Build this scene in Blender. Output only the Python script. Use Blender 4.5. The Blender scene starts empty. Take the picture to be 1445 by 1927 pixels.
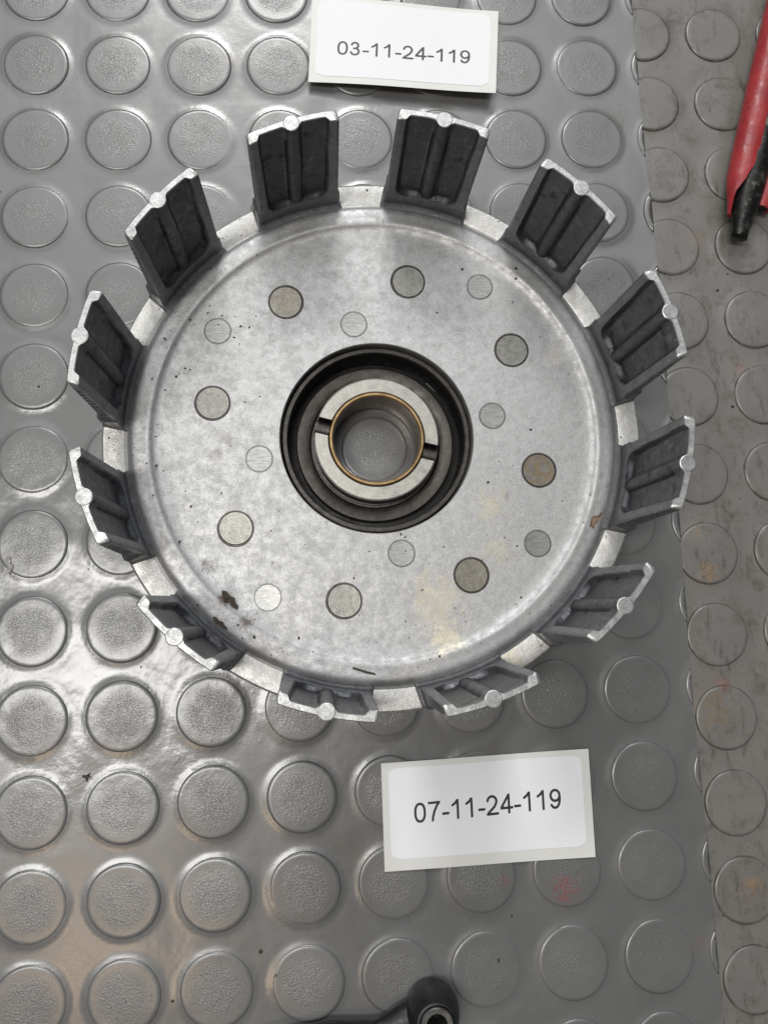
import bpy, bmesh, math, random
import numpy as np
from mathutils import Vector, Matrix, noise
PI = math.pi; R = math.radians
S = 0.01                                   # everything below is written in centimetres
rnd = random.Random(7)
sc = bpy.context.scene
col = sc.collection

# ---------------------------------------------------------------- camera
cam_d = bpy.data.cameras.new('camera'); cam = bpy.data.objects.new('camera', cam_d); col.objects.link(cam)
cam.location = Vector((10.26564, -23.01165, 33.83611)) * S
cam.rotation_euler = (0.13723, -0.07634, -0.04548)
cam_d.sensor_fit = 'HORIZONTAL'; cam_d.sensor_width = 36; cam_d.lens = 1684.614 / 1445 * 36
cam_d.clip_start = 0.01; cam_d.clip_end = 50
sc.camera = cam

# ---------------------------------------------------------------- light
w = bpy.data.worlds.new('World'); sc.world = w; w.use_nodes = True
bg = w.node_tree.nodes['Background']
bg.inputs['Color'].default_value = (0.9, 0.94, 1.0, 1); bg.inputs['Strength'].default_value = 0.12

def area(name, loc, target, size, size_y, power, color):
    d = bpy.data.lights.new(name, 'AREA'); d.shape = 'RECTANGLE'; d.size = size; d.size_y = size_y
    d.energy = power; d.color = color
    o = bpy.data.objects.new(name, d); col.objects.link(o)
    o.location = loc
    o.rotation_euler = (Vector(target) - Vector(loc)).to_track_quat('-Z', 'Y').to_euler()
    return o
T = (0.12, -0.16, 0)
area('ceiling_light', (0.05, 1.55, 1.65), T, 0.6, 0.3, 19, (1, 0.985, 0.965))
area('ceiling_panel', (0.10, 0.95, 1.75), T, 2.2, 1.0, 13, (0.97, 0.985, 1.0))  # broad dim panel added to stand in for the bright ceiling
area('ceiling_light', (-0.36, -0.26, 1.7), T, 0.24, 0.72, 14, (1, 0.985, 0.96))
area('warm_lamp', (-0.36, -0.85, 1.6), T, 0.25, 0.2, 1.8, (1, 0.70, 0.42))
sc.view_settings.view_transform = 'Standard'; sc.view_settings.look = 'None'
sc.view_settings.exposure = 0; sc.view_settings.gamma = 1

# ---------------------------------------------------------------- node helpers
class NT:
    def __init__(s, name):
        s.m = bpy.data.materials.new(name); s.m.use_nodes = True; s.t = s.m.node_tree
        s.b = s.t.nodes['Principled BSDF']
        g = s.n('ShaderNodeNewGeometry'); v = s.n('ShaderNodeVectorMath'); v.operation = 'SCALE'
        s.l(g.outputs['Position'], v.inputs[0]); v.inputs['Scale'].default_value = 1 / S
        s.pos = v.outputs[0]
        tc = s.n('ShaderNodeTexCoord'); v = s.n('ShaderNodeVectorMath'); v.operation = 'SCALE'
        s.l(tc.outputs['Object'], v.inputs[0]); v.inputs['Scale'].default_value = 1 / S
        s.obj = v.outputs[0]
    def n(s, t): return s.t.nodes.new(t)
    def l(s, a, b): s.t.links.new(a, b)
    def put(s, v, sock):
        if hasattr(v, 'is_linked') or hasattr(v, 'links'): s.l(v, sock)
        else: sock.default_value = v
    def noise(s, scale, detail=4, rough=.55, vec=None, dist=0):
        n = s.n('ShaderNodeTexNoise'); n.inputs['Scale'].default_value = scale; n.inputs['Detail'].default_value = detail
        n.inputs['Roughness'].default_value = rough; n.inputs['Distortion'].default_value = dist
        s.l(vec or s.pos, n.inputs['Vector']); return n.outputs[0]
    def vor(s, scale, feature='F1', vec=None, out=0):
        n = s.n('ShaderNodeTexVoronoi'); n.feature = feature; n.inputs['Scale'].default_value = scale
        s.l(vec or s.pos, n.inputs['Vector']); return n.outputs[out]
    def map(s, vec, sc3, rot=(0, 0, 0)):
        n = s.n('ShaderNodeMapping'); n.inputs['Scale'].default_value = sc3; n.inputs['Rotation'].default_value = rot
        s.l(vec, n.inputs['Vector']); return n.outputs[0]
    def ramp(s, v, a, b, lo=0.0, hi=1.0):
        n = s.n('ShaderNodeMapRange'); n.inputs['From Min'].default_value = a; n.inputs['From Max'].default_value = b
        n.inputs['To Min'].default_value = lo; n.inputs['To Max'].default_value = hi
        n.interpolation_type = 'SMOOTHSTEP'; s.l(v, n.inputs['Value']); return n.outputs[0]
    def math(s, op, a, b=0.0, c=None):
        n = s.n('ShaderNodeMath'); n.operation = op; s.put(a, n.inputs[0]); s.put(b, n.inputs[1])
        if c is not None: s.put(c, n.inputs[2])
        return n.outputs[0]
    def mix(s, f, a, b):
        n = s.n('ShaderNodeMix'); n.data_type = 'RGBA'; s.put(f, n.inputs[0])
        for v, k in ((a, 6), (b, 7)):
            if isinstance(v, (tuple, list)): n.inputs[k].default_value = (*v[:3], 1)
            else: s.l(v, n.inputs[k])
        return n.outputs[2]
    def spot(s, x, y, r, soft=.6, wob=.5, ns=1.6):
        """irregular blotch at a place on the bench (cm)"""
        v = s.n('ShaderNodeVectorMath'); v.operation = 'DISTANCE'
        m = s.n('ShaderNodeVectorMath'); m.operation = 'MULTIPLY'; s.l(s.pos, m.inputs[0]); m.inputs[1].default_value = (1, 1, 0)
        s.l(m.outputs[0], v.inputs[0]); v.inputs[1].default_value = (x, y, 0)
        d = s.math('ADD', v.outputs['Value'], s.math('MULTIPLY', s.math('SUBTRACT', s.noise(ns, 5, .65), .5), wob * r * 4))
        return s.ramp(d, r * (1 - soft), r, 1, 0)
    def bump(s, h, strength, dist, prev=None):
        n = s.n('ShaderNodeBump'); n.inputs['Strength'].default_value = strength; n.inputs['Distance'].default_value = dist * S
        s.l(h, n.inputs['Height'])
        if prev is not None: s.l(prev, n.inputs['Normal'])
        return n.outputs[0]
    def set(s, **k):
        names = dict(color='Base Color', rough='Roughness', metal='Metallic', spec='Specular IOR Level', normal='Normal', coat='Coat Weight', coat_rough='Coat Roughness', coat_normal='Coat Normal', sss='Subsurface Weight')
        for a, v in k.items():
            i = s.b.inputs[names[a]]
            if isinstance(v, tuple): v = (*v, 1)
            s.put(v, i)
        return s.m

def mat_rubber(name, base, dirty, stains, upper):
    t = NT(name)
    c = t.mix(t.ramp(t.noise(.35, 5), .35, .7), base, tuple(x * 1.13 for x in base))
    c = t.mix(t.math('MULTIPLY', t.ramp(t.noise(1.1, 6, .7), .5, .75), dirty), c, (.085, .075, .06))
    if not upper:   # grime gathered round the foot of each disc and scuffs across the mat
        c = t.mix(t.math('MULTIPLY', t.ramp(t.noise(2.4, 6, .75, t.map(t.pos, (1, .35, 1), (0, 0, .3))), .52, .70), .65), c, (.05, .043, .035))
    for (x, y, r, cc, k, ns) in stains:
        c = t.mix(t.math('MULTIPLY', t.math('MULTIPLY', t.spot(x, y, r * 1.15, 1.0, .9, ns), t.ramp(t.noise(ns * 3, 5, .7), .38, .62)), k * .85), c, cc)
    # dark specks
    c = t.mix(t.math('MULTIPLY', t.ramp(t.noise(9, 2, .5), .72, .76), .55), c, (.03, .027, .025))
    rad = t.n('ShaderNodeVectorMath'); rad.operation = 'LENGTH'; t.l(t.obj, rad.inputs[0])
    grain = t.noise(12.5, 3, .6, t.map(t.pos, (1, 1.35, 1), (0, 0, .5)), .6)
    b = t.bump(t.noise(4.5, 3, .5), .07, .03)
    wrk = t.math('MULTIPLY', t.noise(.9, 3, .42, t.map(t.pos, (1, .8, 1), (0, 0, .6))), t.math('MAXIMUM', t.ramp(t.noise(.22, 2), 0.45, .65, .12, .45), t.spot(2.5, -21, 9.5, .6, .15, .4)))
    b = t.bump(wrk, .30 if upper else .15, .17 if upper else .08, b)
    t._b = b; t._grain = grain; t._rad = rad.outputs['Value']; t._c = c
    return t
UP = (.116, .117, .116); LOW = (.155, .149, .138)
ustain = [(19.1, -32.6, .55, (.28, .03, .03), .8, 5), (16.9, -32.2, .25, (.25, .03, .03), .6, 6), (24.0, -34.9, .3, (.2, .08, .03), .6, 5), (11.6, -30.9, 1.0, (.16, .13, .06), .45, 1.5), (23.5, -2.2, .7, (.07, .05, .03), .75, 2.5), (22.3, -1.9, .5, (.07, .05, .03), .5, 3), (7.6, .4, .6, (.09, .05, .04), .55, 4), (16.6, -2, .5, (.1, .08, .06), .5, 3)]
lstain = [(25.7, -21.3, .45, (.35, .22, .08), .8, 4), (25.4, -19.7, .3, (.3, .2, .1), .7, 6), (25.4, -26.4, .8, (.2, .13, .05), .7, 2.5), (26.3, -33.0, .45, (.35, .17, .04), .8, 4), (26.2, -33.6, .9, (.15, .09, .05), .4, 3), (25.9, -25.6, .4, (.3, .04, .03), .7, 8), (27.9, -13.0, .3, (.35, .04, .04), .5, 9), (25.3, -4.5, 1.2, (.08, .07, .06), .55, 1.4), (28.2, -.9, 1.3, (.07, .06, .05), .5, 1.2), (26.6, -7.5, .4, (.3, .18, .08), .5, 5), (26.5, 2.2, 1.0, (.06, .05, .04), .6, 1.5)]
def finish_rubber(t, disc, upper):
    if disc:
        mask = t.math('MULTIPLY', t.ramp(t._rad, .6, 1.15, 1.0, .05), t.ramp(t.noise(1.1, 3), .3, .6, .6, 1))
        g = t.math('MULTIPLY', t._grain, mask)
        nb = t.bump(g, .55 if upper else .35, .038, t._b)
        cn = t.bump(g, .42, .033, t._b)
        c = t._c
        if not upper:
            ring = t.math('MULTIPLY', t.ramp(t._rad, 1.10, 1.26), t.ramp(t.noise(1.7, 4), .35, .6))
            c = t.mix(t.math('MULTIPLY', ring, .8), c, (.05, .042, .033))
        return t.set(color=c, rough=t.ramp(t.noise(1.2, 4), .3, .7, .34, .46), spec=.6, normal=nb, coat=.85 if upper else .3, coat_rough=.24, coat_normal=cn)
    return t.set(color=t._c, rough=t.ramp(t.noise(.8, 4), .3, .7, .32 if upper else .4, .42 if upper else .55), spec=.6 if upper else .5, normal=t._b, coat=.9 if upper else .3, coat_rough=.21, coat_normal=t._b)
M = {}
M['up_sheet'] = finish_rubber(mat_rubber('grey_vinyl_sheet', UP, .25, ustain, True), False, True)
M['up_stud'] = finish_rubber(mat_rubber('grey_vinyl_stud', UP, .25, ustain, True), True, True)
M['low_sheet'] = finish_rubber(mat_rubber('worn_rubber_sheet', LOW, .8, lstain, False), False, False)
M['low_stud'] = finish_rubber(mat_rubber('worn_rubber_stud', LOW, .75, lstain, False), True, False)

def mat_cast(name, lo, hi, rough, pits=.5, stains=(), metal=.85, bumpk=.25, oil=0):
    t = NT(name)
    c = t.mix(t.ramp(t.noise(3.2, 9, .82), .30, .70), lo, hi)
    c = t.mix(t.math('MULTIPLY', t.ramp(t.noise(24, 4, .65), .45, .62), .45), c, tuple(x * .72 for x in lo))
    for (x, y, r, cc, k, ns) in stains:
        c = t.mix(t.math('MULTIPLY', t.spot(x, y, r, .9, .7, ns), k), c, cc)
    if pits:
        p = t.math('MULTIPLY', t.ramp(t.vor(5.5), .05, .085, 1, 0), t.ramp(t.noise(.8, 3), .42, .6))
        p2 = t.math('MULTIPLY', t.ramp(t.vor(13), .07, .12, 1, 0), t.ramp(t.noise(1.5, 3), .5, .62))
        c = t.mix(t.math('MULTIPLY', t.math('MAXIMUM', p, p2), pits), c, (.05, .045, .04))
        # hairline scratches
        w_ = t.noise(1.3, 2, .5, t.map(t.pos, (.6, 7, 1), (0, 0, .9)), 1.5)
        sc_ = t.math('MULTIPLY', t.ramp(t.math('ABSOLUTE', t.math('SUBTRACT', w_, .5)), .0, .011, 1, 0), t.ramp(t.noise(.7, 3), .52, .6))
        c = t.mix(t.math('MULTIPLY', sc_, .65), c, (.2, .19, .18))
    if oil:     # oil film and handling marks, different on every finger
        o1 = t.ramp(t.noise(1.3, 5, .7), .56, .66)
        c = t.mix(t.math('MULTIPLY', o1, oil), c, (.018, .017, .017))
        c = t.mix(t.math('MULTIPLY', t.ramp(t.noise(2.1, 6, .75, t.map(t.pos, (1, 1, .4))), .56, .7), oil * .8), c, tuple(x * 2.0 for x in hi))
    b = t.bump(t.noise(22, 3, .6), bumpk, .02)
    b = t.bump(t.noise(2.2, 4, .6), bumpk, .05, b)
    return t.set(color=c, rough=t.ramp(t.noise(3, 5, .65), .3, .7, rough - .08, rough + .1), metal=metal, normal=b)
pst = [(14.6, -21.9, 1.3, (.56, .51, .39), .55, 1.8), (14.9, -23.3, .9, (.66, .6, .43), .6, 3.0), (16.8, -18.6, .9, (.60, .54, .38), .5, 1.6), (17.0, -20.3, .8, (.55, .5, .36), .35, 2), (19.6, -13.0, .6, (.6, .53, .4), .35, 2),
       (7.35, -15.9, .34, (.25, .24, .23), .7, 1.6), (7.0, -16.5, .3, (.27, .26, .25), .6, 2), (6.2, -13.0, .5, (.3, .29, .26), .4, 2), (17.35, -18.35, .22, (.2, .21, .2), .5, 4),
       (7.25, -21.6, .42, (.09, .06, .04), .9, 3), (7.9, -22.5, .35, (.12, .09, .07), .8, 4), (6.6, -20.4, .3, (.1, .08, .07), .7, 4), (4.3, -17, .8, (.28, .26, .25), .4, 2.5), (10.4, -8.4, 1.0, (.3, .3, .28), .35, 1.4), (5.6, -10.6, 1., (.3, .3, .3), .4, 1.5)]
M['plate'] = mat_cast('cast_aluminium_plate', (.395, .398, .400), (.52, .522, .52), .53, .8, pst)
M['finger'] = mat_cast('shaded_cast_aluminium', (.085, .088, .096), (.14, .144, .154), .42, .6, (), .85, .35, .7)  # as-cast pocket skin, with the shade of the recess put into the colour
M['tip'] = mat_cast('machined_aluminium_tip', (.32, .325, .325), (.64, .645, .635), .44, .9, (), .75, .3)
M['shoulder'] = mat_cast('machined_aluminium_shoulder', (.40, .40, .385), (.60, .59, .565), .44, 1.0, ((16.5, -23.6, 1.6, (.5, .45, .33), .6, 2),), .8, .3)
M['black_steel'] = mat_cast('blackened_steel', (.045, .041, .038), (.10, .092, .084), .42, .5, (), .8, .2)
M['washer'] = mat_cast('oiled_steel_washer', (.37, .36, .33), (.47, .455, .415), .40, .5, (), .85, .1)
M['gear'] = mat_cast('gear_steel', (.15, .15, .15), (.25, .25, .24), .4, 0, (), .9, .1)

def mat_bronze():
    t = NT('bronze'); c = t.mix(t.ramp(t.noise(2.5, 4), .35, .65), (.27, .18, .085), (.42, .29, .15))
    return t.set(color=c, rough=.4, metal=.9, normal=t.bump(t.noise(20, 2), .1, .02))
M['bronze'] = mat_bronze()
def mat_bore():
    t = NT('worn_bushing_bore'); c = t.mix(t.ramp(t.noise(1.2, 5, .6), .3, .7), (.16, .13, .105), (.30, .24, .19))
    return t.set(color=c, rough=.34, metal=.9)
M['bore'] = mat_bore()
def mat_turned(name, lo, hi, rust, brushed=False):
    t = NT(name)
    if brushed:
        g = t.noise(6, 3, .6, t.map(t.pos, (.5, 5, 1), (0, 0, 1.35)))
    else:
        rad = t.n('ShaderNodeVectorMath'); rad.operation = 'LENGTH'; t.l(t.obj, rad.inputs[0])
        wv = t.math('SINE', t.math('MULTIPLY', rad.outputs['Value'], 62.0))
        g = t.math('ADD', t.math('MULTIPLY', wv, .06), t.noise(7, 3, .6))
    c = t.mix(t.ramp(g, .25, .8), lo, hi)
    if rust: c = t.mix(t.math('MULTIPLY', t.ramp(t.noise(2.3, 5, .7), .42, .6), rust), c, (.30, .20, .09))
    c = t.mix(t.math('MULTIPLY', t.ramp(t.noise(9, 2), .66, .72), .6), c, (.05, .05, .045))
    return t.set(color=c, rough=.38, metal=.85, normal=t.bump(g, .35, .012))
M['rivet'] = mat_turned('turned_rivet', (.20, .196, .178), (.31, .305, .28), 0)
M['rivet_rust'] = mat_turned('rusty_rivet', (.20, .196, .178), (.31, .305, .28), .6)
M['rivet_tint'] = mat_turned('tarnished_rivet', (.205, .198, .175), (.325, .315, .28), .2)
M['pin'] = mat_turned('brushed_pin', (.26, .26, .25), (.44, .44, .43), 0, True)

def mat_paper(name, c0, c1, rough):
    t = NT(name); c = t.mix(t.noise(1.5, 4), c0, c1)
    return t.set(color=c, rough=rough, spec=.35, normal=t.bump(t.noise(1.2, 3), .12, .06))
M['backing'] = mat_paper('waxed_backing_paper', (.68, .685, .66), (.74, .745, .72), .38)
M['sticker'] = mat_paper('white_label_paper', (.82, .83, .86), (.85, .86, .88), .5)
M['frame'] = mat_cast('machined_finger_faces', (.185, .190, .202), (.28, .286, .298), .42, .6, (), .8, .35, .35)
M['boss'] = mat_cast('ejector_mark', (.30, .305, .305), (.60, .605, .60), .44, .7, (), .8, .2)
M['groove_shade'] = mat_cast('shade_black_steel', (.012, .012, .012), (.022, .021, .02), .45, 0, (), .3, .1)  # near-black colour carries the shade deep in the hub grooves
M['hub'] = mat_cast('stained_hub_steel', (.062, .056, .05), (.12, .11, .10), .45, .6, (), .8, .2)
t = NT('printed_ink'); M['ink'] = t.set(color=t.mix(t.noise(8, 3), (.012, .012, .014), (.03, .03, .033)), rough=.45)
t = NT('black_rubber'); M['black_rubber'] = t.set(color=t.mix(t.noise(2, 4), (.006, .0065, .008), (.014, .014, .016)), rough=t.ramp(t.noise(3, 4), .3, .7, .32, .5), normal=t.bump(t.noise(7, 4), .2, .04))
t = NT('red_grip'); c = t.mix(t.ramp(t.noise(1.2, 5), .3, .7), (.27, .022, .026), (.36, .034, .038))
c = t.mix(t.math('MULTIPLY', t.ramp(t.noise(3.0, 5, .7), .62, .68), .75), c, (.07, .015, .012))
M['red'] = t.set(color=c, rough=t.ramp(t.noise(2, 3), .3, .7, .33, .5), normal=t.bump(t.noise(2.5, 4), .5, .07))
t = NT('forged_steel'); c = t.mix(t.ramp(t.noise(2.2, 5, .65), .5, .75), (.030, .029, .028), (.20, .19, .165))
M['forged'] = t.set(color=c, rough=.33, metal=.8, normal=t.bump(t.noise(3, 4, .6), .4, .06))
t = NT('dirt'); M['dirt'] = t.set(color=t.mix(t.noise(6, 3), (.02, .016, .013), (.075, .055, .04)), rough=.8)
t = NT('brown_flake'); M['flake'] = t.set(color=t.mix(t.ramp(t.noise(5, 4), .4, .6), (.07, .04, .025), (.24, .16, .10)), rough=.6)
t = NT('bench_laminate'); M['bench'] = t.set(color=t.mix(t.noise(.4, 5), (.20, .19, .18), (.26, .25, .235)), rough=.5)
t = NT('clear_plastic'); M['clear'] = t.set(color=(.75, .72, .68), rough=.1); t.b.inputs['Transmission Weight'].default_value = .7

# ---------------------------------------------------------------- mesh helpers
def mesh(name, verts, faces, mats, smooth=True, mi=None, sharp=None):
    me = bpy.data.meshes.new(name)
    me.from_pydata([tuple(c * S for c in v) for v in verts], [], faces); me.update()
    for m in (mats if isinstance(mats, list) else [mats]): me.materials.append(m)
    if mi: me.polygons.foreach_set('material_index', mi)
    if smooth:
        me.polygons.foreach_set('use_smooth', [True] * len(me.polygons))
        if sharp: me.set_sharp_from_angle(angle=R(sharp))
    return me
def link(name, me, parent=None, loc=(0, 0, 0), rz=0):
    o = bpy.data.objects.new(name, me); col.objects.link(o)
    o.location = Vector(loc) * S; o.rotation_euler = (0, 0, rz)
    if parent: o.parent = parent
    return o
def tag(o, label=None, cat=None, group=None, kind=None):
    for k, v in (('label', label), ('category', cat), ('group', group), ('kind', kind)):
        if v: o[k] = v
    return o
def empty(name, loc, rz=0):
    return link(name, None, None, loc, rz)
def lathe(name, prof, m, n=96, a0=0, a1=2 * PI, sharp=32, caps=False, closed=False):
    """prof: list of (r, z); closed profile when closed=True"""
    full = abs(a1 - a0 - 2 * PI) < 1e-6
    N = n if full else n + 1
    V = []; F = []
    for i in range(N):
        a = a0 + (a1 - a0) * i / n
        for r, z in prof: V.append((r * math.cos(a), r * math.sin(a), z))
    k = len(prof)
    for i in range(n):
        i2 = (i + 1) % N
        for j in range(k if closed else k - 1):
            j2 = (j + 1) % k
            F.append((i * k + j, i2 * k + j, i2 * k + j2, i * k + j2))
    if not full and closed:
        F.append(tuple(range(k))[::-1]); F.append(tuple((N - 1) * k + j for j in range(k)))
    me = mesh(name, V, F, m, True, None, sharp)
    fix(me); return me
def fix(me):
    bm = bmesh.new(); bm.from_mesh(me); bmesh.ops.remove_doubles(bm, verts=bm.verts, dist=1e-7)
    bmesh.ops.recalc_face_normals(bm, faces=bm.faces); bm.to_mesh(me); bm.free()
def sstep(a, b, x):
    t = min(1, max(0, (x - a) / (b - a))); return t * t * (3 - 2 * t)

# ---------------------------------------------------------------- setting: bench top under the mats
bm = bmesh.new(); bmesh.ops.create_cube(bm, size=1)
for v in bm.verts: v.co = Vector((v.co.x * 90 + 14, v.co.y * 90 - 17, v.co.z * 3 - 1.5 - .52)) * S
bmesh.ops.bevel(bm, geom=bm.edges[:], offset=.15 * S, segments=2, affect='EDGES')
me = bpy.data.meshes.new('workbench_top'); bm.to_mesh(me); bm.free(); me.materials.append(M['bench'])
tag(link('workbench_top', me), kind='structure')

# ---------------------------------------------------------------- studded mats
PT = 3.2; EDGE = 24.62
def edge_x(y): return EDGE - .06 * math.sin(y * .19 + .5) + .03 * math.sin(y * .55)
up_studs = [(i * PT, -j * PT) for i in range(-3, 9) for j in range(-2, 14)]
def low_xy(i, j):
    a = R(-1.5); x, y = i * 3.12, -j * 3.175
    return 25.15 + x * math.cos(a) - y * math.sin(a) * -1 * -1 + 0.0, -1.45 + y
low_studs = []
for i in range(-1, 6):
    for j in range(-3, 14):
        y = -1.45 - j * 3.175
        low_studs.append((25.05 + i * 3.12 + .62 * (1 - math.exp(-max(0, -y) / 14)) + .012 * -y, y))
low_studs = [(x, y) for x, y in low_studs if x > EDGE + .2 - 1.3]

def sheet(name, m, x0, x1, y0, y1, step, z, thick, studs, r0, ramp_w, ramp_h, wav, edge=None):
    nx = int((x1 - x0) / step) + 1; ny = int((y1 - y0) / step) + 1
    xs = np.linspace(x0, x1, nx); ys = np.linspace(y0, y1, ny)
    X, Y = np.meshgrid(xs, ys)
    D = np.full(X.shape, 9.0)
    for sx, sy in studs: D = np.minimum(D, np.hypot(X - sx, Y - sy))
    Z = np.full(X.shape, float(z))
    q = np.clip(1 - (D - r0) / ramp_w, 0, 1); Z += ramp_h * q * q
    gap = np.clip((D - r0 - .05) / .4, 0, 1)
    if wav:
        G = np.array([[noise.noise(Vector((x * .33, y * .27, 1.7))) + .45 * noise.noise(Vector((x * .95 + 5, y * .8, 3.1))) for x in xs[::3]] for y in ys[::3]])
        xi = np.clip(np.arange(nx) / 3, 0, G.shape[1] - 1.001); yi = np.clip(np.arange(ny) / 3, 0, G.shape[0] - 1.001)
        a = xi.astype(int); b = yi.astype(int); fx = (xi - a)[None, :]; fy = (yi - b)[:, None]
        fx = fx * fx * (3 - 2 * fx); fy = fy * fy * (3 - 2 * fy)
        W = (G[b][:, a] * (1 - fx) + G[b][:, a + 1] * fx) * (1 - fy) + (G[b + 1][:, a] * (1 - fx) + G[b + 1][:, a + 1] * fx) * fy
        Z += wav * W * (.35 + .65 * gap)
    if edge:
        # squeeze the last columns so that the border follows the cut
        ex = np.array([edge(y) for y in ys])[:, None]
        X = x0 + (X - x0) * (ex - x0) / (x1 - x0)
    V = list(zip(X.ravel().tolist(), Y.ravel().tolist(), Z.ravel().tolist()))
    I = np.arange(nx * ny).reshape(ny, nx)
    F = np.stack([I[:-1, :-1], I[:-1, 1:], I[1:, 1:], I[1:, :-1]], -1).reshape(-1, 4).tolist()
    # skirt and underside
    loop = list(I[0, :]) + list(I[1:, -1]) + list(I[-1, -2::-1]) + list(I[-2:0:-1, 0]); loop = [int(k) for k in loop]
    base = len(V); zb = z - thick
    for k in loop: V.append((V[k][0], V[k][1], zb))
    L = len(loop)
    for k in range(L):
        k2 = (k + 1) % L; F.append((loop[k2], loop[k], base + k, base + k2))
    F.append(tuple(base + k for k in range(L))[::-1])
    return mesh(name, V, F, m, True, None, 40)

stud_prof = [(1.335, -.10), (1.325, .015), (1.305, .055), (1.27, .085), (1.22, .100), (1.14, .103), (.95, .1), (.65, .103), (.3, .108), (0.0, .11)]
def stud_mesh(name, m, scale=1.0, h=1.0, n=56):
    V = []; F = []
    P = [(r * scale, z * h) for r, z in stud_prof]
    for r, z in P[:-1]:
        for i in range(n): V.append((r * math.cos(2 * PI * i / n), r * math.sin(2 * PI * i / n), z))
    V.append((0, 0, P[-1][1]))
    for j in range(len(P) - 2):
        for i in range(n):
            i2 = (i + 1) % n; F.append((j * n + i, j * n + i2, (j + 1) * n + i2, (j + 1) * n + i))
    j = len(P) - 2
    for i in range(n): F.append((j * n + i, j * n + (i + 1) % n, len(V) - 1))
    return mesh(name, V, F, m)

um = empty('studded_mat', (0, 0, 0))
tag(um, 'glossy grey vinyl mat with round studs, laid on top with a straight cut right edge', 'rubber mat', 'studded mats on the bench')
link('mat_sheet', sheet('upper_sheet', M['up_sheet'], -11.5, EDGE, -43.5, 8, .13, 0, .14, up_studs, 1.28, .20, .036, .030, edge_x), um)
sm = stud_mesh('upper_stud', M['up_stud'], .985, .78)
for x, y in up_studs:
    if x + 1.35 < EDGE - .1:
        o = link('stud', sm, um, (x, y, rnd.uniform(-.008, .006)), 0); o.rotation_euler = (R(rnd.gauss(0, .7)), R(rnd.gauss(0, .7)), 0); o.scale = (1, 1, 1) if False else (rnd.uniform(.988, 1.008), rnd.uniform(.988, 1.008), rnd.uniform(.85, 1.1))
    else:                                   # the cut runs through these
        bm = bmesh.new(); bm.from_mesh(sm)
        ex = (edge_x(y) - x - .012) * S
        bmesh.ops.bisect_plane(bm, geom=bm.verts[:] + bm.edges[:] + bm.faces[:], plane_co=(ex, 0, 0), plane_no=(1, 0, 0), clear_outer=True)
        bmesh.ops.holes_fill(bm, edges=[e for e in bm.edges if e.is_boundary])
        m2 = bpy.data.meshes.new('cut_stud'); bm.to_mesh(m2); bm.free(); m2.materials.append(M['up_stud'])
        tag(link('stud', m2, um, (x, y, 0)), 'sliver of a stud sliced off by the cut edge')
lm_ = empty('studded_mat', (0, 0, -.26))
tag(lm_, 'dirty matt grey rubber mat showing as a strip along the right side', 'rubber mat', 'studded mats on the bench')
link('mat_sheet', sheet('lower_sheet', M['low_sheet'], -14, 44, -46, 11, .16, 0, .25, low_studs, 1.2, .3, .03, .012), lm_)
sl = stud_mesh('lower_stud', M['low_stud'], .935, 1.1)
for x, y in low_studs: link('stud', sl, lm_, (x, y, rnd.uniform(-.006, .006)), rnd.uniform(0, 6))

# ---------------------------------------------------------------- clutch basket
CX, CY = 12.7636, -15.9993; ZD = 2.2; ZT = 7.31; PH = R(106.39)
cb = empty('clutch_basket', (CX, CY, 0))
tag(cb, 'round cast aluminium clutch basket with twelve upright fingers, lying on the studded mat', 'clutch basket')
plate_prof = [(3.50, ZD - .28), (3.50, ZD - .03), (3.53, ZD), (4.5, ZD), (6.5, ZD), (7.55, ZD), (7.78, ZD + .008), (7.90, ZD + .025), (8.00, ZD + .06), (8.06, ZD + .10), (8.12, ZD + .125), (8.19, ZD + .128), (8.28, ZD + .118), (8.38, ZD + .112), (8.50, ZD + .108), (8.62, ZD + .10), (8.72, ZD + .07), (8.80, ZD + .01), (8.86, ZD - .08), (8.90, ZD - .16), (9.0, ZD - .19),
              (9.0, ZD - .75), (8.4, ZD - .85), (3.5, ZD - .75)]
link('base_plate', lathe('base_plate', plate_prof, M['plate'], 192, closed=True), cb)
# machined shoulders seen between the fingers
def shoulder_mesh():
    prof = [(8.985, 1.52), (8.985, 2.0), (9.04, 2.025), (9.74, 2.025), (9.80, 1.99), (9.82, 1.93), (9.82, 1.42)]
    return lathe('shoulder', prof, M['shoulder'], 14, R(-6.2), R(6.2), 30, closed=True)
shm = shoulder_mesh()
for k in range(12):
    link('shoulder', shm, cb, (0, 0, 0), PH - R(15) - k * PI / 6)

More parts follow.
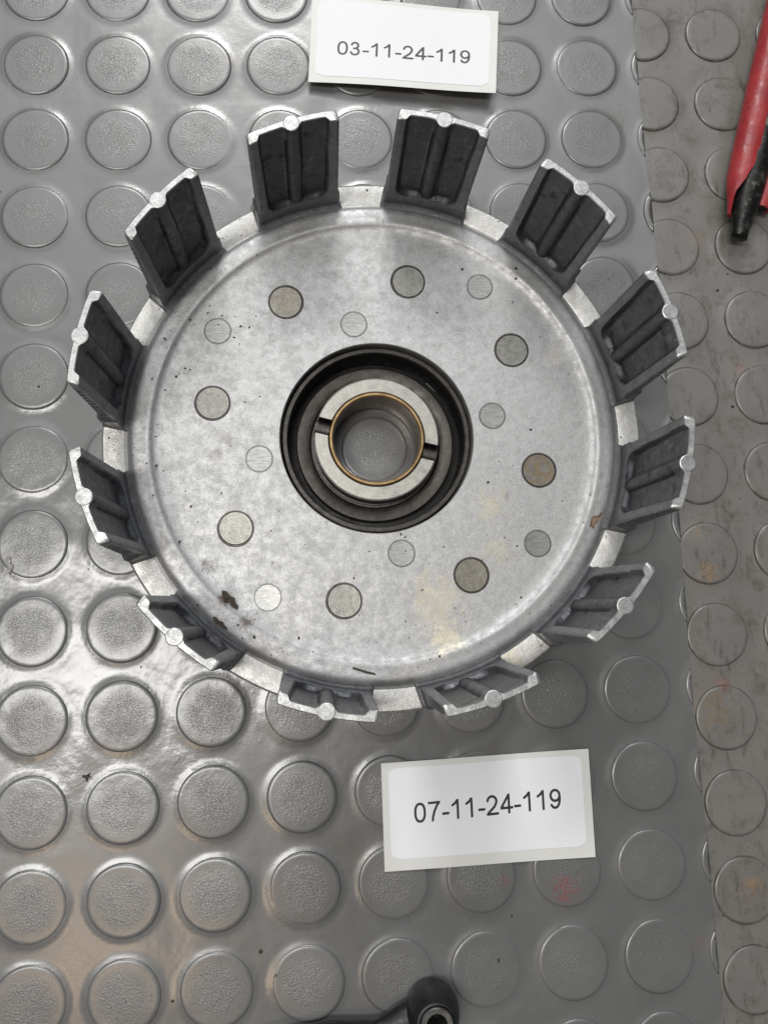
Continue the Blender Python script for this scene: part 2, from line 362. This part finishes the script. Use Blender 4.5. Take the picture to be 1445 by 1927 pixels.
def finger_mesh():
    Z0, Z1 = 1.45, ZT
    ny = 84; zs = []
    z = Z0
    while z < Z1 - 1e-6:
        zs.append(z); z += .02 if 2.6 < z < 3.35 else .045
    zs.append(Z1 - .03); zs.append(Z1)
    def hw(z):                      # half width
        w_ = 1.50
        w_ += .06 * sstep(3.05, 2.9, z)                      # wider foot
        w_ += .07 * sstep(2.35, 1.98, z) ** 2                # fillet down to the shoulder
        return w_ - (.03 if z > Z1 - .01 else 0)
    def rout(y, z):
        r = 9.645
        b = .27 ** 2 - y * y
        if b > 0: r = max(r, 9.49 + math.sqrt(b))
        r += .16 * sstep(3.12, 2.88, z)
        return r - (.03 if z > Z1 - .01 else 0)
    def rin(y, z, w_):
        f = 9.27 - .26 * sstep(0, 1, (Z1 - z) / 5.2) - .012
        f = 9.27 - .27 * (Z1 - z) / 5.2
        h = (Z1 - z) / 5.2
        web = 9.435 - .17 * h
        ph = 1.19 - .08 * h                                   # half width of the pocket
        zp = 2.74; rad = .5                                  # floor of the pocket, rounded corners
        dx = abs(y) - (ph - rad); dz = (zp + rad) - z
        if dx > 0 and dz > 0: sd = math.hypot(dx, dz) - rad
        else: sd = max(dx, dz) - rad
        k = sstep(.04, -.10 - .08 * sstep(3.4, 2.8, z), sd)
        r = f + (web - f) * k
        if sd < .05:
            lift = .05 * sstep(2.95, 2.72, z)                # slope at the pocket floor
            r -= lift * k
        # central round rib
        rr = .265 + .05 * h
        b = rr * rr - y * y
        rib = 9.49 - .10 * h - (math.sqrt(b) if b > 0 else 0)
        if b > 0: r = min(r, rib)
        else:
            q = max(0, 1 - (abs(y) - rr) / .10); r -= .05 * q * q * k
        r = max(r, f - .02) if z < 2.9 else max(r, f - .06)
        if z < 2.25: r -= .22 * sstep(2.25, 1.95, z)            # fillet to the disc
        return r + (.025 if z > Z1 - .01 else 0)
    def pocket(y, z):
        h = (Z1 - z) / 5.2; ph = 1.19 - .08 * h; dx = abs(y) - (ph - .5); dz = 3.24 - z
        return (math.hypot(dx, dz) if dx > 0 and dz > 0 else max(dx, dz)) < .5
    V = []; F = []; mi = []
    us = [-1 + 2 * i / (ny - 1) for i in range(ny)]
    nt = 9
    rows = []
    for z in zs:
        w_ = hw(z); row = []
        inner = []; outer = []
        for u in us:
            y = u * w_
            # outline corner rounding
            c = .05 * max(0, abs(u) - .96) / .04
            inner.append((math.sqrt(max(0, rin(y, z, w_) ** 2 - y * y)) + c, y, z))
            outer.append((math.sqrt(rout(y, z) ** 2 - y * y) - c, y, z))
        def side(a, b, sgn):
            o = []
            for i in range(1, nt):
                t_ = i / nt; x = a[0] + (b[0] - a[0]) * t_; y = a[1] + (b[1] - a[1]) * t_
                g = 0
                if 2.4 < z < 6.9:
                    g = -.12 * sstep(.22, .45, t_) * max(0, math.sin((z + .25 * t_ * sgn) * 2 * PI / .36)) ** 2 * sstep(2.4, 2.8, z) * sstep(6.9, 6.2, z) * (.8 + .6 * noise.noise(Vector((z * 2, sgn * 3, 0))))
                o.append((x, y + sgn * g, z))
            return o
        row = inner + side(inner[-1], outer[-1], 1) + outer[::-1] + side(outer[0], inner[0], -1)
        rows.append(row)
    n = len(rows[0])
    for row in rows: V += row
    for j in range(len(rows) - 1):
        for i in range(n):
            i2 = (i + 1) % n
            F.append((j * n + i, j * n + i2, (j + 1) * n + i2, (j + 1) * n + i))
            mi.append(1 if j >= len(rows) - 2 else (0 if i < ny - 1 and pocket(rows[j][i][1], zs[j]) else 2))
    # top cap strips between inner and outer rows
    top = (len(rows) - 1) * n
    inn = [top + i for i in range(ny)]; out = [top + ny + nt - 1 + (ny - 1 - i) for i in range(ny)]
    for i in range(ny - 1):
        F.append((inn[i], inn[i + 1], out[i + 1], out[i])); mi.append(1)
    s1 = [inn[-1]] + [top + ny + i for i in range(nt - 1)] + [out[-1]]; F.append(tuple(s1)); mi.append(1)
    s2 = [out[0]] + [top + 2 * ny + nt - 1 + i for i in range(nt - 1)] + [inn[0]]; F.append(tuple(s2)); mi.append(1)
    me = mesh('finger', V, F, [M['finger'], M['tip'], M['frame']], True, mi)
    bm = bmesh.new(); bm.from_mesh(me); bmesh.ops.recalc_face_normals(bm, faces=bm.faces); bm.to_mesh(me); bm.free()
    me.set_sharp_from_angle(angle=R(38))
    return me
fm = finger_mesh()
boss = lathe('finger_boss', [(.262, ZT - .02), (.262, ZT + .004), (.235, ZT + .014), (.12, ZT + .014), (0, ZT + .014)], M['boss'], 32, sharp=8)
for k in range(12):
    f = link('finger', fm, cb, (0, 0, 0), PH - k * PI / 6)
    b = link('tip_boss', boss, f, (9.49, 0, 0))

# rivets and pins
def rivet_mesh(name, r, m, depth):
    return lathe(name, [(r, -.08), (r, depth - .03), (r - .035, depth), (r * .5, depth - .004), (0, depth - .006)], m, 48, sharp=15)
seat = lathe('rivet_seat', [(.56, .003), (.655, .003), (.655, -.05), (.56, -.05)], M['black_steel'], 48, closed=True)
rv = {k: rivet_mesh('rivet', .605, M[k], .022) for k in ('rivet', 'rivet_rust', 'rivet_tint')}
kinds = ['rivet', 'rivet', 'rivet_rust', 'rivet_tint', 'rivet', 'rivet', 'rivet', 'rivet_tint']
labs = {'rivet_rust': 'rivet head with orange rust', 'rivet_tint': 'rivet head with a yellow tarnish'}
for k in range(8):
    a = 1.334 - k * PI / 4
    o = link('rivet', rv[kinds[k]], cb, (6.02 * math.cos(a), 6.02 * math.sin(a), ZD), k)
    if kinds[k] in labs: tag(o, labs[kinds[k]])
    link('rivet_seat', seat, o, (rnd.uniform(-.02, .02), rnd.uniform(-.02, .02), 0))
pm = rivet_mesh('pin', .48, M['pin'], .012)
pseat = lathe('pin_seat', [(.46, .002), (.505, .002), (.505, -.05), (.46, -.05)], M['gear'], 40, closed=True)
for rr, a0 in ((6.953, .942), (4.308, 1.728)):
    for k in range(4):
        a = a0 - k * PI / 2
        o = link('pin', pm, cb, (rr * math.cos(a), rr * math.sin(a), ZD), k * 1.3)
        link('pin_seat', pseat, o)

# hub, seen through the middle opening
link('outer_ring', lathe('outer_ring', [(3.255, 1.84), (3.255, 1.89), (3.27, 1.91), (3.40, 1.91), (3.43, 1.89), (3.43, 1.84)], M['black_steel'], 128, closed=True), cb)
link('ring_wall', lathe('ring_wall', [(3.245, .5), (3.245, 1.838), (3.425, 1.838), (3.425, 1.3), (3.49, 1.3), (3.49, .5)], M['groove_shade'], 128, closed=True), cb)
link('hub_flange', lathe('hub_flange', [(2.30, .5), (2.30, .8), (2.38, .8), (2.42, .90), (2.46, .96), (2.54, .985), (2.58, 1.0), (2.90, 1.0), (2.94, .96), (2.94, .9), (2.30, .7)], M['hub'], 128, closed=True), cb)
link('shaded_trench', lathe('shaded_trench', [(2.31, .3), (2.31, .69), (2.93, .89), (2.935, .45), (3.235, .42), (3.235, .3)], M['groove_shade'], 128, closed=True), cb)
a_slot = R(-15.5)
WP = [(1.765, 1.76), (1.765, 1.87), (1.785, 1.90), (2.235, 1.90), (2.285, 1.87), (2.29, 1.76)]
CP = [(1.77, .9), (1.77, 1.755), (2.27, 1.755), (2.27, .9)]  # wall below the washer, its shade painted in near-black
for s, prof, pname, pmat in ((0, WP, 'thrust_washer_half', 'washer'), (1, WP, 'thrust_washer_half', 'washer'), (0, CP, 'collar_half', 'groove_shade'), (1, CP, 'collar_half', 'groove_shade')):
    hw_ = .305
    V = []; F = []; n = 48
    k = len(prof)
    for i in range(n + 1):
        for r, z in prof:
            d = math.asin(hw_ / r); a = a_slot + PI * s + d + (PI - 2 * d) * i / n
            V.append((r * math.cos(a), r * math.sin(a), z))
    for i in range(n):
        for j in range(k):
            j2 = (j + 1) % k; F.append((i * k + j, (i + 1) * k + j, (i + 1) * k + j2, i * k + j2))
    F.append(tuple(range(k))); F.append(tuple(n * k + j for j in range(k)))
    me = mesh(pname, V, F, M[pmat], True); fix(me); me.set_sharp_from_angle(angle=R(14))
    link(pname, me, cb)
# rounded key lying in each slot between the washer halves
kp = []
n = 14
V = []; F = []
for i, x in enumerate((1.765, 2.30)):
    for j in range(n + 1):
        b = PI * j / n; V.append((x, .29 * math.cos(b), 1.42 + .2 * math.sin(b)))
    V += [(x, -.29, .95), (x, .29, .95)]
c_ = n + 3
for j in range(c_): F.append((j, (j + 1) % c_, c_ + (j + 1) % c_, c_ + j))
F.append(tuple(range(c_))[::-1]); F.append(tuple(c_ + j for j in range(c_)))
kme = mesh('slot_key', V, F, M['black_steel'], True, None, 40); fix(kme)
for s in (0, 1): link('slot_key', kme, cb, (0, 0, 0), a_slot + PI * s)
bush = link('bushing', lathe('bushing', [(1.59, 1.90), (1.61, 1.945), (1.64, 1.965), (1.70, 1.965), (1.73, 1.945), (1.745, 1.90), (1.745, .16), (1.62, .16)], M['bronze'], 128, closed=True), cb)
link('bushing_bore', lathe('bushing_bore', [(1.585, 1.89), (1.585, .155), (1.60, .155), (1.60, 1.89)], M['bore'], 128, closed=True), bush)
# primary gear carried under the plate
V = []; F = []
nt_ = 62
prof = []
for i in range(nt_):
    a = 2 * PI * i / nt_; p = 2 * PI / nt_
    for da, r in ((-.28, 7.55), (-.14, 7.95), (.14, 7.95), (.28, 7.55)): prof.append((r * math.cos(a + da * p), r * math.sin(a + da * p)))
n = len(prof)
for z in (.45, 1.3):
    V += [(x, y, z) for x, y in prof]
for z in (.45, 1.3):
    V += [(3.3 * math.cos(2 * PI * i / n), 3.3 * math.sin(2 * PI * i / n), z) for i in range(n)]
for i in range(n):
    j = (i + 1) % n
    F += [(i, j, n + j, n + i), (2 * n + j, 2 * n + i, 3 * n + i, 3 * n + j), (j, i, 2 * n + i, 2 * n + j), (n + i, n + j, 3 * n + j, 3 * n + i)]
link('primary_gear', mesh('primary_gear', V, F, M['gear'], True, None, 30), cb)
link('hub_sleeve', lathe('hub_sleeve', [(1.76, .13), (2.29, .13), (2.29, .89), (1.76, .89)], M['gear'], 96, closed=True), cb)

# ---------------------------------------------------------------- printed labels
def arc(cx, cy, rx, ry, a0, a1, n=20, e=2.0):
    o = []
    for i in range(n + 1):
        a = R(a0 + (a1 - a0) * i / n); c, s = math.cos(a), math.sin(a)
        o.append((cx + rx * math.copysign(abs(c) ** (2 / e), c), cy + ry * math.copysign(abs(s) ** (2 / e), s)))
    return o
GL = {
 '0': [arc(.355, .5, .262, .44, 0, 360, 40, 2.35)],
 '1': [[(.44, -.1), (.44, 1.1)], [(.44, .98), (.36, .86), (.27, .78), (.15, .71)]],
 '2': [arc(.35, .695, .25, .25, 172, -25, 18) + [(.50, .44), (.35, .30), (.19, .17), (.09, .06)], [(.045, .06), (.66, .06)]],
 '3': [arc(.335, .73, .20, .215, 165, -80, 18) + [(.27, .515)], [(.27, .515)] + arc(.335, .285, .245, .235, 88, -168, 20)],
 '4': [[(.52, -.1), (.52, 1.1)], [(.50, .93), (.07, .295)], [(.04, .295), (.70, .295)]],
 '7': [[(.06, .94), (.66, .94)], [(.645, .94), (.50, .74), (.38, .5), (.29, .22), (.26, -.06)]],
 '9': [arc(.345, .675, .25, .27, 0, 360, 30), [(.595, .66), (.60, .48), (.56, .26), (.47, .11), (.34, .055), (.21, .09), (.12, .21)]],
 '-': [[(.05, .335), (.37, .335)]]}
def glyph_polys(ch, hw=.066, n=46):
    segs = []
    for pl in GL[ch]:
        for a, b in zip(pl[:-1], pl[1:]): segs.append((*a, *b))
    A = np.array(segs)
    x1 = .46 if ch == '-' else .78
    xs = np.linspace(-.04, x1, int(n * (x1 + .04)) + 1); ys = np.linspace(-.04, 1.04, int(n * 1.08) + 1)
    X, Y = np.meshgrid(xs, ys)
    P = np.stack([X, Y], -1)[:, :, None, :]
    a = A[None, None, :, :2]; d = A[None, None, :, 2:] - a
    t_ = np.clip(((P - a) * d).sum(-1) / (d * d).sum(-1), 0, 1)
    D = np.sqrt((((P - a) - t_[..., None] * d) ** 2).sum(-1)).min(-1) - hw
    if ch in '147': D = np.maximum(D, np.maximum(-Y, Y - 1.0))
    if ch in '12347-': D = np.maximum(D, -(X - .03))
    polys = []
    for j in range(len(ys) - 1):
        for i in range(len(xs) - 1):
            c = [(xs[i], ys[j], D[j, i]), (xs[i + 1], ys[j], D[j, i + 1]), (xs[i + 1], ys[j + 1], D[j + 1, i + 1]), (xs[i], ys[j + 1], D[j + 1, i])]
            if min(q[2] for q in c) >= 0: continue
            o = []
            for k in range(4):
                p, q = c[k], c[(k + 1) % 4]
                if p[2] < 0: o.append((p[0], p[1]))
                if (p[2] < 0) != (q[2] < 0):
                    f = p[2] / (p[2] - q[2]); o.append((p[0] + f * (q[0] - p[0]), p[1] + f * (q[1] - p[1])))
            if len(o) >= 3: polys.append(o)
    return polys
def label(text, C4, zf, ins, line, label_text, dx=0):
    """C4: corners (TL, TR, BR, BL) on the bench; zf(u, v) height; ins: sticker rectangle in uv; line: (u0, v0, u1, v1, height) baseline"""
    TL, TR, BR, BL = [np.array(c) for c in C4]
    def P(u, v, dz=0):
        p = (TL * (1 - u) + TR * u) * (1 - v) + (BL * (1 - u) + BR * u) * v
        return (p[0], p[1], zf(u, v) + dz)
    t_ = empty('paper_label', (0, 0, 0)); tag(t_, label_text, 'label', 'printed number labels beside the basket')
    def grid(name, uv, dz, th, m, nx=40, ny=20, rc=0):
        u0, v0, u1, v1 = uv
        W = np.linalg.norm(TR - TL) * (u1 - u0); H = np.linalg.norm(BL - TL) * (v1 - v0)
        pts = []
        for j in range(ny + 1):
            for i in range(nx + 1):
                a, b = i / nx, j / ny
                if rc:          # rounded corners: pull the row ends in
                    y_ = min(b, 1 - b) * H
                    inset = rc - math.sqrt(max(0, rc * rc - (rc - y_) ** 2)) if y_ < rc else 0
                    a = inset / W + a * (1 - 2 * inset / W)
                pts.append((u0 + (u1 - u0) * a, v0 + (v1 - v0) * b))
        n = len(pts)
        V = [P(u, v, dz) for u, v in pts] + [P(u, v, dz - th) for u, v in pts]
        I = lambda i, j: j * (nx + 1) + i
        F = []
        for j in range(ny):
            for i in range(nx):
                q = (I(i, j), I(i, j + 1), I(i + 1, j + 1), I(i + 1, j)); F.append(q); F.append(tuple(n + k for k in q[::-1]))
        loop = [I(i, 0) for i in range(nx + 1)] + [I(nx, j) for j in range(1, ny + 1)] + [I(i, ny) for i in range(nx - 1, -1, -1)] + [I(0, j) for j in range(ny - 1, 0, -1)]
        for a, b in zip(loop, loop[1:] + loop[:1]): F.append((a, b, n + b, n + a))
        return link(name, mesh(name, V, F, m, True, None, 40), t_)
    grid('backing', (0, 0, 1, 1), 0, .016, M['backing'])
    grid('sticker', ins, .014, .012, M['sticker'], 40, 28, .28)
    # number
    u0, v0, u1, v1, h = line
    W = np.linalg.norm(TR - TL); H = np.linalg.norm(BL - TL)
    adv = {'-': .465}
    tot = sum(adv.get(c, .776) for c in text) - .1
    k = math.hypot((u1 - u0) * W, (v1 - v0) * H) / tot      # horizontal unit in cm
    V = []; F = []; x = 0
    du = (u1 - u0) / tot; dv = (v1 - v0) / tot
    for ch in text:
        for po in glyph_polys(ch):
            b = len(V)
            for gx, gy in po:
                u = u0 + du * (x + gx - .06); v = v0 + dv * (x + gx - .06) - gy * h / H
                V.append(P(u, v, .0175))
            F.append(tuple(range(b, b + len(po))))
        x += adv.get(ch, .776)
    me = mesh('printed_number', V, F, M['ink'], False)
    bm = bmesh.new(); bm.from_mesh(me); bmesh.ops.remove_doubles(bm, verts=bm.verts, dist=2e-6); bmesh.ops.recalc_face_normals(bm, faces=bm.faces); bm.to_mesh(me); bm.free()
    link('printed_number', me, t_)
label('03-11-24-119', [(11.08, 2.92), (18.69, 2.15), (18.34, -1.54), (10.77, -.9)],
      lambda u, v: .36 + .22 * u + .10 * v * u + .05 * math.sin(u * 5.5) + .12 * max(0, u - .8) * (1 - v),
      (.035, .05, .958, .925), (.148, .675, .862, .665, .60), 'white paper label printed 03-11-24-119, above the basket at the top edge')
label('07-11-24-119', [(12.52, -27.77), (20.28, -27.66), (20.26, -31.55), (12.48, -31.58)],
      lambda u, v: .145 + .05 * (u - .5) ** 2 + .10 * max(0, u - .75) ** 1.5 * 4 * (1 - .6 * v) + .02 * math.sin(u * 7),
      (.033, .055, .96, .895), (.150, .575, .858, .535, .70), 'white paper label printed 07-11-24-119, below the basket')

# ---------------------------------------------------------------- black linkage arm at the bottom edge
def tube(name, path, rads, m, n=24, flat=1.0, cap=True, arc_of=None, sharp=None, up=Vector((0, 0, 1))):
    V = []; F = []
    P = [Vector(p) for p in path]
    for i, p in enumerate(P):
        d = (P[min(i + 1, len(P) - 1)] - P[max(i - 1, 0)]).normalized()
        s = d.cross(up).normalized(); u_ = s.cross(d)
        for j in range(n):
            a = 2 * PI * j / n
            V.append(tuple(p + s * rads[i] * math.cos(a) + u_ * rads[i] * flat * math.sin(a)))
    for i in range(len(P) - 1):
        for j in range(n):
            j2 = (j + 1) % n; F.append((i * n + j, i * n + j2, (i + 1) * n + j2, (i + 1) * n + j))
    if cap: F.append(tuple(range(n))[::-1]); F.append(tuple((len(P) - 1) * n + j for j in range(n)))
    me = mesh(name, V, F, m, True, None, sharp); fix(me); return me
la = empty('linkage_arm', (13.9, -36.15, 0)); tag(la, 'black rubber covered arm with a steel bushed eye, at the bottom edge', 'linkage arm')
boot = [(.56, 1.86), (.60, 1.90), (.66, 1.88), (.74, 1.78), (.81, 1.55), (.88, 1.25), (.92, .9), (.93, .6), (.90, .25), (.86, .12), (.56, .12)]
link('boot', lathe('boot', boot, M['black_rubber'], 72, closed=True), la)
link('eye_bushing', lathe('eye_bushing', [(.33, .2), (.33, 1.93), (.36, 1.99), (.52, 2.0), (.55, 1.97), (.555, .2)], M['gear'], 64, closed=True), la)
path = []; rads = []
for i in range(25):
    t_ = i / 24; x = -.55 - 6.3 * t_; path.append((x, -.25 - .45 * sstep(0, .25, t_) - .05 * t_ + -.9 * max(0, t_ - .5), .58)); rads.append(.62 - .14 * sstep(0, .2, t_) + .12 * sstep(.2, .6, t_))
link('arm', tube('arm', path, rads, M['black_rubber'], 28, .75), la)

# ---------------------------------------------------------------- pliers with red handles, right edge
pl = empty('pliers', (27.9, -7.6, .1)); tag(pl, 'pliers handles with torn red grips and bare dark steel end, at the upper right', 'pliers')
O = Vector((27.9, -7.6, .1))
def handle(p0, p1, p2, r0, r1, zc):
    out = []
    for i in range(31):
        t_ = i / 30; p = Vector(p0) * (1 - t_) ** 2 + Vector(p1) * 2 * t_ * (1 - t_) + Vector(p2) * t_ * t_
        out.append(p - O)
    return out
tang = handle((27.93, -7.85, .62), (28.6, -5.2, .8), (31.3, 2.5, .9), 0, 0, 0)
tr = [.33 + .16 * sstep(0, .2, i / 30) + .17 * sstep(.1, .45, i / 30) for i in range(31)]
link('steel_handle', tube('steel_handle', tang, tr, M['forged'], 28, .8), pl)
def sleeve(path, rad, lo, hi, th=.09, flat=.85, nn=28):
    """grip sleeve whose torn end covers only part of the round: angles lo(t)..hi(t)"""
    V = []; F = []; n = len(path)
    for i, p in enumerate(path):
        d = (path[min(i + 1, n - 1)] - path[max(i - 1, 0)]).normalized(); s = d.cross(Vector((0, 0, 1))).normalized(); u_ = s.cross(d)
        t_ = i / (n - 1); a0, a1 = lo(t_), hi(t_)
        for rr in (rad(t_), rad(t_) - th):
            for j in range(nn + 1):
                a = a0 + (a1 - a0) * j / nn; V.append(tuple(p + s * rr * math.cos(a) + u_ * rr * flat * math.sin(a)))
    k = 2 * (nn + 1)
    for i in range(n - 1):
        for j in range(nn):
            F.append((i * k + j, i * k + j + 1, (i + 1) * k + j + 1, (i + 1) * k + j))
            q = nn + 1; F.append((i * k + q + j + 1, i * k + q + j, (i + 1) * k + q + j, (i + 1) * k + q + j + 1))
        for j in (0, nn): F.append((i * k + j, i * k + nn + 1 + j, (i + 1) * k + nn + 1 + j, (i + 1) * k + j))
    for i in (0, n - 1):
        for j in range(nn): F.append((i * k + j, i * k + j + 1, i * k + nn + 2 + j, i * k + nn + 1 + j))
    me = mesh('grip', V, F, M['red'], True); fix(me); me.set_sharp_from_angle(angle=R(50)); return me
g1 = handle((27.78, -6.95, .72), (28.6, -4.0, .86), (31.2, 4.0, .95), 0, 0, 0)
# s = d x up points to the right (+x); angle pi is the left flank, pi/2 the top
link('grip', sleeve(g1, lambda t_: .30 + .33 * sstep(0, .25, t_),
                    lambda t_: PI * (.86 - .46 * sstep(0, .30, t_) - .40 * sstep(.3, .62, t_) ) + .05 * math.sin(t_ * 60), lambda t_: PI * (1.35 + .4 * sstep(.3, .7, t_))), pl)
tang2 = handle((29.1, -6.5, .42), (30.3, -3.6, .5), (34.5, 2.0, .8), 0, 0, 0)
link('grip', sleeve(tang2, lambda t_: .36 + .28 * sstep(0, .2, t_), lambda t_: -.3 * PI, lambda t_: 1.35 * PI), pl)
link('steel_handle', tube('steel_handle', [p + Vector((.0, .0, 0)) for p in tang2], [.24 + .2 * sstep(0, .2, i / 30) for i in range(31)], M['forged'], 20, .8), pl)

# ---------------------------------------------------------------- loose bits
def shard(name, pts, th, m, loc, lab, cat, rz=0, tilt=0):
    bm = bmesh.new()
    vs = [bm.verts.new((x * S, y * S, tilt * x * S)) for x, y in pts]
    f = bm.faces.new(vs); r_ = bmesh.ops.extrude_face_region(bm, geom=[f])
    bmesh.ops.translate(bm, verts=[v for v in r_['geom'] if isinstance(v, bmesh.types.BMVert)], vec=(0, 0, th * S))
    bmesh.ops.triangulate(bm, faces=bm.faces[:]); bmesh.ops.recalc_face_normals(bm, faces=bm.faces)
    me = bpy.data.meshes.new(name); bm.to_mesh(me); bm.free(); me.materials.append(m)
    return tag(link(name, me, None, loc, rz), lab, cat)
shard('flake', [(-.32, -.34), (-.1, -.28), (-.02, -.36), (.06, -.18), (.2, .0), (.34, .34), (.12, .16), (-.08, .1), (-.2, -.08), (-.14, -.16)], .04, M['flake'], (20.5, -19.3, ZD + .085), 'small brown flake on the right rim of the basket plate', 'flake', -.1, .06)
shard('sliver', [(-.42, .12), (-.36, .17), (-.1, .08), (.12, .0), (.34, -.06), (.42, -.14), (.3, -.13), (.06, -.07), (-.14, .01)], .07, M['dirt'], (11.93, -24.33, ZD + .085), 'thin black sliver on the bottom rim of the basket plate', 'debris')
shard('crumb', [(-.16, .06), (-.03, .07), (.12, .14), (.03, .04), (.13, -.01), (.02, -.02), (-.02, -.18), (-.06, -.04), (-.17, -.02)], .07, M['dirt'], (1.97, -27.66, .02), 'small dark crumb on the glossy mat at the lower left', 'debris')
shard('plastic_chip', [(-.10, .28), (.02, .34), (.08, .2), (.06, .05), (.16, -.02), (.1, -.2), (.02, -.34), (-.08, -.3), (-.05, -.1), (-.12, .06)], .08, M['clear'], (-.82, -19.95, .05), 'clear curled plastic chip at the left edge of the mat', 'debris')

crust = [(-.42, .05), (-.3, .14), (-.1, .1), (.08, .17), (.2, .08), (.38, .06), (.44, -.04), (.2, -.1), (.06, -.06), (-.1, -.13), (-.28, -.06)]
shard('grease_crust', crust, .03, M['dirt'], (7.35, -21.65, ZD + .075), 'larger dark brown crust of dried grease on the lower left rim of the basket plate', 'grease crust', R(-46))
shard('grease_crust', [(x * .8, y * .7) for x, y in crust[::-1]], .03, M['dirt'], (7.0, -22.45, ZD + .10), 'smaller dark crust of dried grease just below the larger one on the rim', 'grease crust', R(-40))
def specks(name, n, place, smin, smax, m, lab):
    V = []; F = []
    for _ in range(n):
        x, y, z = place(); s = smin + (smax - smin) * rnd.random() ** 9; k = rnd.randint(5, 7); b = len(V); a0 = rnd.random() * 6; st = rnd.uniform(.45, 1)
        ca, sa = math.cos(a0), math.sin(a0)
        for lv, sh in ((0, 1), (s * .35, .6)):
            for i in range(k):
                a = 2 * PI * i / k; r_ = s * sh * rnd.uniform(.6, 1.2); px, py = r_ * math.cos(a), r_ * math.sin(a) * st
                V.append((x + px * ca - py * sa, y + px * sa + py * ca, z + lv))
        for i in range(k):
            j = (i + 1) % k; F.append((b + i, b + j, b + k + j, b + k + i))
        F.append(tuple(b + k + i for i in range(k)))
    return tag(link(name, mesh(name, V, F, m, False)), lab, 'dirt', None, 'stuff')
def on_plate():
    while True:
        a = rnd.uniform(0, 2 * PI); r_ = math.sqrt(rnd.random()) * 8.75
        wgt = .35 + .65 * (math.cos(a - R(215)) > .2)
        if r_ > 3.6 and rnd.random() < wgt * (1 if r_ > 7 else .6):
            z = ZD if r_ < 7.8 else ZD + (.13 if r_ < 8.4 else .085)
            return CX + r_ * math.cos(a), CY + r_ * math.sin(a), z - .004
specks('dirt_specks', 900, on_plate, .012, .075, M['dirt'], 'scattered dark dirt specks on the basket plate')
def on_shoulder():
    k = rnd.randrange(12); a = PH - R(15) - k * PI / 6 + R(rnd.uniform(-4.6, 4.6)); r_ = rnd.uniform(9.05, 9.7)
    return CX + r_ * math.cos(a), CY + r_ * math.sin(a), 2.02
specks('dirt_specks', 160, on_shoulder, .014, .07, M['dirt'], 'dark dirt specks on the machined shoulders between the fingers')
def on_upper():
    while True:
        x, y = rnd.uniform(-2, 24.2), rnd.uniform(-38, 4)
        d = min(math.hypot(x - sx, y - sy) for sx, sy in up_studs)
        if math.hypot(x - CX, y - CY) > 8.5 and not 1.18 < d < 1.4: return x, y, (.09 if d < 1.2 else .012)
specks('dirt_specks', 130, on_upper, .018, .09, M['dirt'], 'dark specks scattered on the glossy studded mat')
def on_lower():
    while True:
        x, y = rnd.uniform(24.9, 32), rnd.uniform(-40, 4)
        d = min(math.hypot(x - sx, y - sy) for sx, sy in low_studs)
        if not 1.1 < d < 1.2: return x, y, (-.175 if d < 1.15 else -.25)
specks('dirt_specks', 170, on_lower, .018, .10, M['dirt'], 'dark specks scattered on the dirty lower mat')
